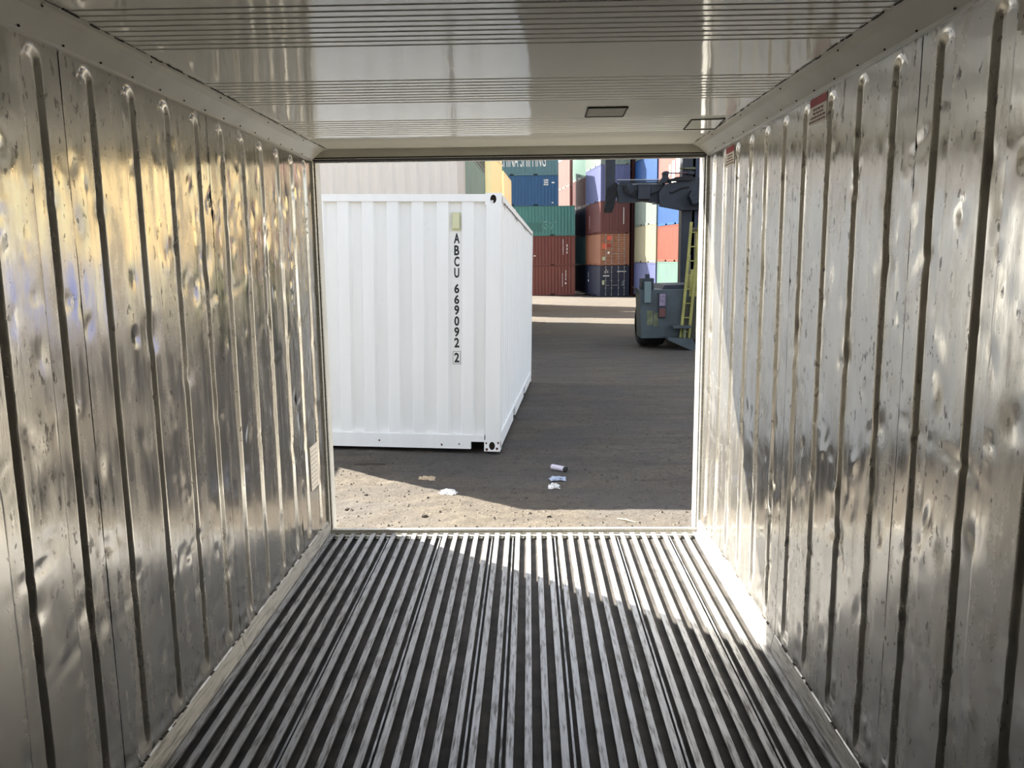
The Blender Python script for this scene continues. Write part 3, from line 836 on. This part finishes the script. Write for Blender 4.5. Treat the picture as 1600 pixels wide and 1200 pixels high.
rp = plain('red_door_patch', lin(190, 84, 62), 0.55); rp2 = plain('dark_red_placard', lin(140, 46, 38), 0.55)
door_mark(Cs[1], 0.55, 1.0, 2.05, 2.44, rp, 'repainted_patch'); door_mark(Cs[1], 0.17, 0.55, 1.35, 1.78, rp, 'repainted_patch')
door_mark(Cs[1], 0.60, 0.92, 1.50, 1.75, rp2, 'placard'); door_mark(Cs[1], 0.17, 0.42, 0.42, 0.70, pal, 'placard'); door_mark(Cs[1], 0.62, 0.78, 0.92, 1.12, WHITE_INK, 'placard')
lt = plain('pale_door_print', lin(182, 140, 116), 0.6); rr = random.Random(12)
for k in range(10):
    z = 2.25 - k * 0.19; x = 1.35
    while x < 2.15:
        l = rr.uniform(.08, .25); door_mark(Cs[1], x, min(x + l, 2.2), z, z + .035, lt, 'door_print'); x += l + .06
m = MB(); 
for k in range(9): m.box(-0.003, 0.010, 4.35, 4.43, 0.55 + k * .12, 0.62 + k * .12)
m.build('stencil_marks', WHITE_INK, Cs[2])
m = MB().box(CW - 0.52, CW - 0.47, -0.002, 0.012, 0.75, 2.1); m.build('white_stripe', WHITE_INK, Cs[2])
MB().box(-0.003, 0.010, 4.6, 4.9, 1.15, 1.35).build('white_print', WHITE_INK, Cs[0])
for (a, b) in ((0, 1), (1, 0)):
    MB().add([(-0.002, 4.6, 1.5 + a * .5), (-0.002, 4.66, 1.5 + a * .5), (-0.002, 4.92, 1.5 + b * .5), (-0.002, 4.86, 1.5 + b * .5)], [(0, 1, 2, 3)]).build('cross_mark', WHITE_INK, Cs[0])
# pale logos on the rose-red containers
for k, (ya, yb, z0, z1) in enumerate(((1.0, 2.0, .9, 1.9), (2.3, 2.9, .6, 1.8), (3.2, 3.6, .8, 1.6), (0.9, 3.8, .25, .4))):
    MB().box(-0.002, 0.010, ya, yb, z0, z1).build('white_logo_block', WHITE_INK, Es[3])
MB().box(-0.002, 0.010, 1.2, 2.6, 1.85, 2.2).build('white_panel', WHITE_INK, Es[2])

# ------------------------------------------------------------------ container handler (seen from behind, in the shade)
def build_machine():
    gx, gy = 4.55, 20.8
    z0 = float(gbase(gy)) - 0.03
    t = empty('container_handler', (gx, gy, z0), R(0))
    tag(t, 'large container handler truck with dark mast and lifting arm, yellow ladder and grey rear', 'machine')
    grey = plain('machine_grey', lin(66, 76, 80), 0.55, 0, 0.15, 3); dk = plain('machine_dark', lin(44, 50, 60), 0.6, 0.1, 0.2, 4)
    blk = plain('tyre_rubber', lin(34, 34, 36), 0.85, 0, 0.25, 8); yel = plain('machine_yellow', lin(150, 146, 80), 0.55, 0, 0.2, 4)
    rub = plain('machine_rim', lin(72, 72, 66), 0.6); wp = plain('worn_yellow', lin(98, 102, 76), 0.7, 0, 0.35, 6)
    stl = plain('rod_steel', lin(170, 172, 176), 0.3, 0.8)
    gls = plain('cab_glass', lin(60, 92, 100), 0.08, 0, spec=0.7)
    MAST = ('mast_channel', 'inner_mast', 'lift_chain', 'mast_tie', 'lift_cylinder')
    ARM = ('carriage_plate', 'carriage_cap', 'side_shift_ram', 'ram_bracket', 'spreader_arm', 'arm_top_rail', 'chain_links', 'control_box', 'chrome_rod', 'hose',
           'end_post', 'end_hook', 'hook_tip', 'rod_bracket', 'rod_pin', 'tie_rod', 'rod_eye', 'fork_point')
    def B(name, m, mat, parent=t, **k):
        # the front gear sits to the right of the rear axle: the truck stands slightly askew
        if name in MAST: m.v = [(x + 0.92, y, z) for x, y, z in m.v]
        if name in ARM: m.v = [(x + 0.68, y, 4.52 + (z - 4.52) * (0.75 if z < 4.52 else 0.45)) for x, y, z in m.v]
        return m.build(name, mat, parent, **k)
    # tyres: lathe with tread shoulders
    def tyre(cx, cy, rad, wid):
        m = MB(); n = 36; prof = [(-wid/2, rad*.56), (-wid/2, rad*.80), (-wid*.42, rad*.95), (-wid*.30, rad), (wid*.30, rad), (wid*.42, rad*.95), (wid/2, rad*.80), (wid/2, rad*.56)]
        vs = []; fs = []
        for k in range(n):
            a = 2*math.pi*k/n; q = 1.0 if k % 2 else 0.975
            for i, (u, rr_) in enumerate(prof):
                g = q if 2 <= i <= 5 else 1
                vs.append((cx+u, cy+rr_*g*math.cos(a), rad+rr_*g*math.sin(a)))
        p = len(prof)
        for k in range(n):
            for i in range(p-1): fs.append((k*p+i, ((k+1) % n)*p+i, ((k+1) % n)*p+i+1, k*p+i+1))
        m.add(vs, fs); o = B('tyre', m, blk)
        h = MB(); h.tube([(cx-wid*.36, cy, rad), (cx+wid*.36, cy, rad)], rad*.57, 20); h.tube([(cx-wid*.47, cy, rad), (cx-wid*.30, cy, rad)], rad*.22, 12)
        B('wheel_rim', h, rub, o)
    tyre(-1.25, 0.35, 0.58, 0.72); tyre(1.60, 0.35, 0.58, 0.72)
    tyre(-0.55, 3.6, 0.68, 0.5); tyre(1.90, 3.6, 0.68, 0.5)
    # counterweight: the grey rear, cut under at the middle
    cw = MB().prism([(-1.62, 0.28), (1.62, 0.28), (1.62, 1.46), (1.45, 1.50), (-1.62, 1.50), (-1.75, 1.55), (-1.66, 1.40)], 'y', -0.55, 0.30)
    B('counterweight', cw, grey, bevel=0.01)
    B('chassis', MB().box(-0.85, 0.85, 0.3, 4.2, 0.35, 1.15), dk)
    B('axle', MB().tube([(-1.2, 0.35, 0.58), (1.6, 0.35, 0.58)], 0.11, 10), dk)
    B('axle', MB().tube([(-0.5, 3.6, 0.68), (1.9, 3.6, 0.68)], 0.16, 10), dk)
    B('worn_patch', MB().box(-1.48, -1.33, -0.556, -0.549, 0.62, 0.98), wp); B('worn_patch', MB().box(-1.31, -1.20, -0.556, -0.549, 0.58, 0.92), wp)
    lamp = B('tail_lamp', MB().box(-1.20, -1.02, -0.62, -0.55, 0.80, 1.42), dk, bevel=0.01)
    B('lens', MB().box(-1.185, -1.035, -0.635, -0.618, 1.10, 1.40), plain('pale_lens', lin(128, 116, 138), 0.3, 0, 0.3, 20), lamp)
    B('lens', MB().box(-1.185, -1.035, -0.635, -0.618, 0.83, 1.04), plain('red_lens', lin(98, 58, 56), 0.3), lamp)
    B('light_box', MB().box(-1.56, -1.40, -0.66, -0.52, 1.18, 1.70), plain('grey_box', lin(104, 122, 124), .5), bevel=0.01)
    B('battery_box', MB().box(-1.62, -1.30, -0.45, -0.10, 1.50, 1.78), dk, bevel=0.01)
    B('beacon', MB().box(-1.50, -1.40, -0.35, -0.25, 1.78, 1.88), dk)
    B('bonnet', MB().prism([(-1.1, 1.46), (1.1, 1.46), (1.0, 1.62), (-1.0, 1.60)], 'y', -0.3, 1.4), dk)
    B('ladder_fender', MB().prism([(-0.44, 1.32), (0.14, 1.32), (0.14, 2.02), (-0.40, 1.98), (-0.44, 1.78)], 'y', -0.60, -0.30), yel, bevel=0.01)
    B('fuel_tank', MB().box(-0.60, 1.6, -0.58, 0.25, 0.24, 1.30), plain('tank_olive', lin(58, 58, 44), .6, 0, .2, 5), bevel=0.01)
    # yellow ladder on the left and its foot plates
    lad = []
    for dx in (0.0, 0.20):
        lad.append(B('ladder_rail', MB().tube([(-0.66 + dx, -0.72, 0.22), (-0.54 + dx, -0.62, 1.55), (-0.40 + dx, -0.45, 3.15)], 0.038, 8), yel))
    for k in range(8):
        z = 0.45 + k * 0.35; u = (z - 0.22) / 2.93
        B('ladder_rung', MB().tube([(-0.66 + 0.26 * u, -0.72 + 0.27 * u, z), (-0.46 + 0.26 * u, -0.72 + 0.27 * u, z)], 0.016, 6), yel)
    B('step', MB().prism([(-1.02, 0.28), (-0.40, 0.0), (-0.30, 0.0), (-0.30, 0.06), (-0.42, 0.30), (-1.02, 0.34)], 'y', -1.05, -0.60), grey)
    B('step', MB().box(-0.88, -0.45, -0.95, -0.6, 0.56, 0.62), grey); B('step_post', MB().box(-0.62, -0.56, -0.9, -0.6, 0.3, 0.58), wp)
    B('handrail', MB().tube([(-0.42, -0.45, 1.45), (-0.42, -0.45, 2.35)], 0.025, 8), stl)
    # cab and engine cover, mostly behind the door jamb
    cab = B('cab', MB().box(0.12, 1.55, -0.35, 1.75, 1.30, 2.05), yel, bevel=0.015)
    for (a, b) in ((0.13, 0.21), (1.45, 1.53)):
        for (c_, d_) in ((-0.33, -0.25), (1.65, 1.73)): B('cab_pillar', MB().box(a, b, c_, d_, 2.03, 3.0), yel, cab)
    B('cab_window', MB().box(0.21, 1.45, -0.30, -0.27, 2.05, 2.95), gls, cab); B('cab_window', MB().box(0.14, 0.17, -0.25, 1.65, 2.05, 2.95), gls, cab)
    B('cab_roof', MB().box(0.08, 1.59, -0.40, 1.80, 3.0, 3.09), dk, cab, bevel=0.01)
    # mast: two pairs of channels, cross ties, chains, tilt cylinder
    for s in (-1, 1):
        m = MB(); cx = s * 0.55
        m.box(cx - 0.20, cx + 0.10, 3.95, 4.02, 0.25, 9.5); m.box(cx - 0.20, cx - 0.12, 4.02, 4.35, 0.25, 9.5); m.box(cx - 0.20, cx + 0.10, 4.33, 4.40, 0.25, 9.5)
        B('mast_channel', m, dk)
        m = MB(); cx = s * 0.30
        m.box(cx - 0.10, cx + 0.08, 4.05, 4.12, 0.6, 9.8); m.box(cx - 0.10, cx - 0.04, 4.05, 4.32, 0.6, 9.8)
        B('inner_mast', m, plain('mast_inner', lin(52, 62, 82), .5, .2))
        B('lift_chain', MB().box(s * 0.12 - .03, s * 0.12 + .03, 4.15, 4.19, 0.8, 9.0), blk)
    for z in (0.5, 2.2, 6.5, 9.3): B('mast_tie', MB().box(-0.7, 0.65, 4.35, 4.45, z, z + 0.22), dk)
    B('lift_cylinder', MB().tube([(0.0, 4.25, 0.4), (0.0, 4.25, 7.5)], 0.08, 12), stl)
    # carriage and the spreader arm reaching left
    yA = 4.15
    plate = [(-1.20, 3.55), (-0.55, 3.38), (0.40, 3.38), (0.40, 4.75), (-0.30, 4.75), (-0.62, 4.52), (-1.05, 4.40), (-1.24, 4.05)]
    B('carriage_plate', MB().prism(plate, 'y', yA - 0.42, yA - 0.22), dk, bevel=0.012)
    B('carriage_cap', MB().prism([(-0.95, 4.50), (-0.30, 4.52), (-0.18, 4.70), (-0.40, 4.80), (-0.75, 4.74), (-0.98, 4.58)], 'y', yA - 0.55, yA - 0.30), blk)
    B('side_shift_ram', MB().tube([(-0.30, yA - 0.75, 3.62), (0.75, yA - 0.95, 3.86)], 0.115, 12), dk)
    B('ram_bracket', MB().prism([(-0.28, 3.55), (0.02, 3.75), (0.02, 3.95), (-0.32, 4.12), (-0.40, 3.9)], 'y', yA - 0.8, yA - 0.4), dk)
    arm = B('spreader_arm', MB().prism([(-2.40, 3.72), (-1.95, 3.74), (-1.65, 3.78), (-1.10, 3.66), (-1.00, 4.52), (-2.38, 4.52), (-2.46, 4.30)], 'y', yA - 0.20, yA + 0.18), dk, bevel=0.012)
    B('arm_top_rail', MB().box(-2.45, -0.60, yA - 0.24, yA - 0.14, 4.56, 4.62), dk, arm); B('arm_top_rail', MB().box(-2.45, -0.60, yA - 0.24, yA - 0.14, 4.66, 4.69), stl, arm)
    tk = MB()
    for k in range(16): tk.box(-1.98 + k * .055, -1.955 + k * .055, yA - 0.225, yA - 0.195, 4.42, 4.455)
    B('chain_links', tk, stl, arm)['kind'] = 'stuff'
    B('control_box', MB().box(-1.84, -1.48, yA - 0.36, yA - 0.20, 3.84, 4.42), dk, arm, bevel=0.01)
    B('chrome_rod', MB().tube([(-1.38, yA - 0.10, 3.70), (-0.98, yA - 0.10, 3.70)], 0.055, 12), stl, arm)
    for k in range(4):
        pts = [(-2.28 + 0.03 * k, yA - 0.25, 4.40), (-2.22 + .04 * k, yA - 0.34, 4.12 - .04 * k), (-2.05 + .03 * k, yA - 0.32, 4.02 - .03 * k), (-1.90 + .02 * k, yA - 0.25, 4.20)]
        B('hose', MB().tube(pts, 0.018, 6), blk, arm)
    B('hose', MB().tube([(-1.48, yA - 0.26, 4.0), (-1.25, yA - 0.30, 4.14), (-1.05, yA - 0.30, 4.18), (-0.85, yA - 0.45, 4.05), (-0.6, yA - 0.47, 4.22), (-0.35, yA - 0.45, 4.28)], 0.030, 8), blk, arm)
    # end post of the spreader with its lower hook
    B('end_post', MB().prism([(-2.78, yA - 0.10), (-2.50, yA - 0.10), (-2.50, yA + 0.16), (-2.78, yA + 0.16)], 'z', 3.95, 9.2), dk)
    B('end_hook', MB().prism([(-2.82, 3.46), (-2.55, 3.46), (-2.40, 4.40), (-2.48, 4.55), (-2.72, 4.30)], 'y', yA - 0.16, yA + 0.20), blk, bevel=0.008)
    B('hook_tip', MB().box(-2.80, -2.58, yA - 0.20, yA + 0.22, 3.36, 3.47), blk)
    # upright bracket with the horizontal rod, and the pointed fork above
    B('rod_bracket', MB().prism([(-1.24, 4.45), (-0.84, 4.45), (-0.95, 4.78), (-0.95, 5.06), (-1.12, 5.06), (-1.12, 4.78)], 'y', yA - 0.35, yA - 0.20), dk)
    B('rod_pin', MB().tube([(-1.03, yA - 0.42, 5.06), (-1.03, yA - 0.15, 5.06)], 0.10, 10), dk)
    B('tie_rod', MB().tube([(-0.98, yA - 0.28, 5.05), (-0.28, yA - 0.28, 5.05)], 0.045, 10), plain('rusty_rod', lin(120, 92, 100), .5))
    B('rod_eye', MB().box(-0.36, -0.18, yA - 0.36, yA - 0.20, 4.95, 5.15), dk)
    B('fork_point', MB().prism([(-0.72, 5.36), (-0.15, 5.27), (-0.15, 5.42)], 'y', yA - 0.3, yA - 0.2), wp)
    return t
build_machine()

# ------------------------------------------------------------------ litter on the ground
def crumple(name, cx, cy, wx, wy, h, mat, seed, label):
    # a crumpled scrap: folded sheet with some body
    r = np.random.default_rng(seed); n = 11
    m = MB(); vs = []; fs = []
    g = float(gz(cx, cy))
    jit = r.random((n, n, 3)) - 0.5
    for lay in (0, 1):
        for i in range(n):
            for j in range(n):
                u, v = i / (n - 1) - .5, j / (n - 1) - .5
                rad = 0.75 + 0.5 * value_noise(np.array(math.atan2(v, u) * 1.2 + 5), np.array(float(seed)), seed, 0.6)
                e = max(0, 1 - (2 * max(abs(u), abs(v))) ** 3)
                z = g + 0.004 + h * e * (0.25 + 1.7 * abs(jit[i, j, 2])) * (1 if lay == 0 else 0.1)
                vs.append((cx + u * wx * float(rad) * 1.2 + jit[i, j, 0] * wx * .17, cy + v * wy * float(rad) * 1.2 + jit[i, j, 1] * wy * .17, z))
        o = lay * n * n
        for i in range(n - 1):
            for j in range(n - 1):
                q = (o + i * n + j, o + (i + 1) * n + j, o + (i + 1) * n + j + 1, o + i * n + j + 1)
                fs.append(q if lay == 0 else q[::-1])
    m.add(vs, fs); ob = m.build(name, mat); tag(ob, label, 'litter'); return ob
paperw = plain('white_paper', lin(222, 222, 222), 0.8); papert = plain('tan_paper', lin(190, 172, 146), 0.85, 0, .12, 30); bluep = plain('pale_blue_plastic', lin(170, 182, 205), 0.45)
crumple('paper_scrap', 0.315, 6.80, 0.10, 0.12, 0.035, paperw, 4, 'small crumpled white paper nearest below the white tube')
crumple('plastic_scrap', 0.356, 7.00, 0.13, 0.09, 0.030, bluep, 6, 'pale bluish crumpled plastic scrap just below the white tube')
crumple('paper_scrap', -0.59, 6.63, 0.155, 0.13, 0.030, paperw, 9, 'white torn paper at the edge of the sunny ground')
crumple('paper_scrap', -0.835, 7.06, 0.155, 0.10, 0.030, papert, 13, 'tan crumpled paper in the shade below the white container')
tb = empty('plastic_tube', (0.38, 7.335, float(gz(0.38, 7.33)) + 0.026)); tag(tb, 'white plastic tube lying on the dirt in the shade', 'litter')
d1 = Vector((0.069, -0.055, 0)).normalized()
tub = plain('tube_white', lin(205, 200, 215), 0.45)
MB().tube([d1 * -0.085, d1 * -0.08, d1 * 0.06], [0.022, 0.025, 0.025], 16).build('tube_body', tub, tb)
MB().tube([d1 * 0.06, d1 * 0.085], 0.024, 16).build('dark_end', MAT['rubber'], tb)
st = MB().tube([(0.77, 5.89, float(gz(.77, 5.89)) + .006), (0.82, 5.85, float(gz(.82, 5.85)) + .010), (0.895, 5.79, float(gz(.895, 5.79)) + .008)], [0.003, 0.0055, 0.002], 8).build('wood_splinter', plain('pale_wood', lin(226, 208, 168), .8))
tag(st, 'pale wood splinter on the sunny dirt near the sill', 'litter')
tw = MB().tube([(-1.60, 7.55, float(gz(-1.6, 7.55)) + .01), (-1.45, 7.53, float(gz(-1.45, 7.53)) + .012), (-1.30, 7.56, float(gz(-1.3, 7.56)) + .008)], [0.004, 0.007, 0.004], 6).build('twig', plain('dark_twig', lin(70, 58, 48), .9))
tag(tw, 'thin dark twig in the shade below the white container', 'litter')
pap2 = MB(); 
# pebbles and crumbs of earth
def pebbles():
    r = np.random.default_rng(3); m = MB()
    for k in range(5200):
        y = 5.3 + (r.random() ** 1.6) * 9; x = r.uniform(-0.30 * y - .2, 0.24 * y + .2)
        if y > 7.9 and -2.7 < x < 0.02 + (y - 8) * .06: continue
        if any((x - a) ** 2 + (y - b) ** 2 < 0.02 for a, b in ((0.315, 6.8), (0.356, 7.0), (-0.59, 6.63), (-0.835, 7.06), (0.38, 7.33))): continue
        s = 0.004 + 0.013 * r.random() ** 3 * (1.8 if r.random() < .04 else 1)
        g = float(gz(x, y)); pts = []
        for kk in range(5):
            a = kk * 1.2566 + r.random() * .5; pts.append((x + s * math.cos(a) * r.uniform(.8, 1.3), y + s * math.sin(a) * r.uniform(.8, 1.3), g - .001))
        top = (x + r.uniform(-.3, .3) * s, y + r.uniform(-.3, .3) * s, g + s * r.uniform(.5, 1.0))
        m.add(pts + [top], [(i, (i + 1) % 5, 5) for i in range(5)])
    o = m.build('pebbles', plain('pebble_stone', (0.088, 0.074, 0.060), 0.9, 0, 0.5, 9))
    tag(o, 'loose pebbles and earth crumbs scattered over the dirt', 'pebbles', None, 'stuff')
pebbles()
def stone(x, y, s, seed, label):
    r = np.random.default_rng(seed); m = MB(); n, k = 8, 5; vs = []
    g = float(gz(x, y))
    for j in range(k):
        ph = math.pi * j / (k - 1)
        for i in range(n):
            a = 2 * math.pi * i / n; q = s * r.uniform(.85, 1.15)
            vs.append((x + q * math.sin(ph) * math.cos(a), y + q * math.sin(ph) * math.sin(a) * .8, g + s * .25 + q * .6 * math.cos(ph)))
    fs = [(j * n + i, j * n + (i + 1) % n, (j + 1) * n + (i + 1) % n, (j + 1) * n + i) for j in range(k - 1) for i in range(n)]
    o = m.add(vs, fs).build('stone', plain('stone_brown', (0.10, 0.085, 0.07), .9, 0, .3, 30)); tag(o, label, 'stone', 'small stones on the sunny dirt')
stone(-1.36, 6.17, 0.026, 1, 'small dark stone on the sunny dirt, left of the other stones')
stone(-0.72, 6.00, 0.028, 2, 'brown stone in the middle of the sunny dirt')
stone(0.25, 5.95, 0.020, 3, 'small stone by the sill below the paper scraps')
stone(-1.30, 6.60, 0.016, 4, 'tiny stone farthest out on the sunny dirt')

bpy.context.view_layer.update()
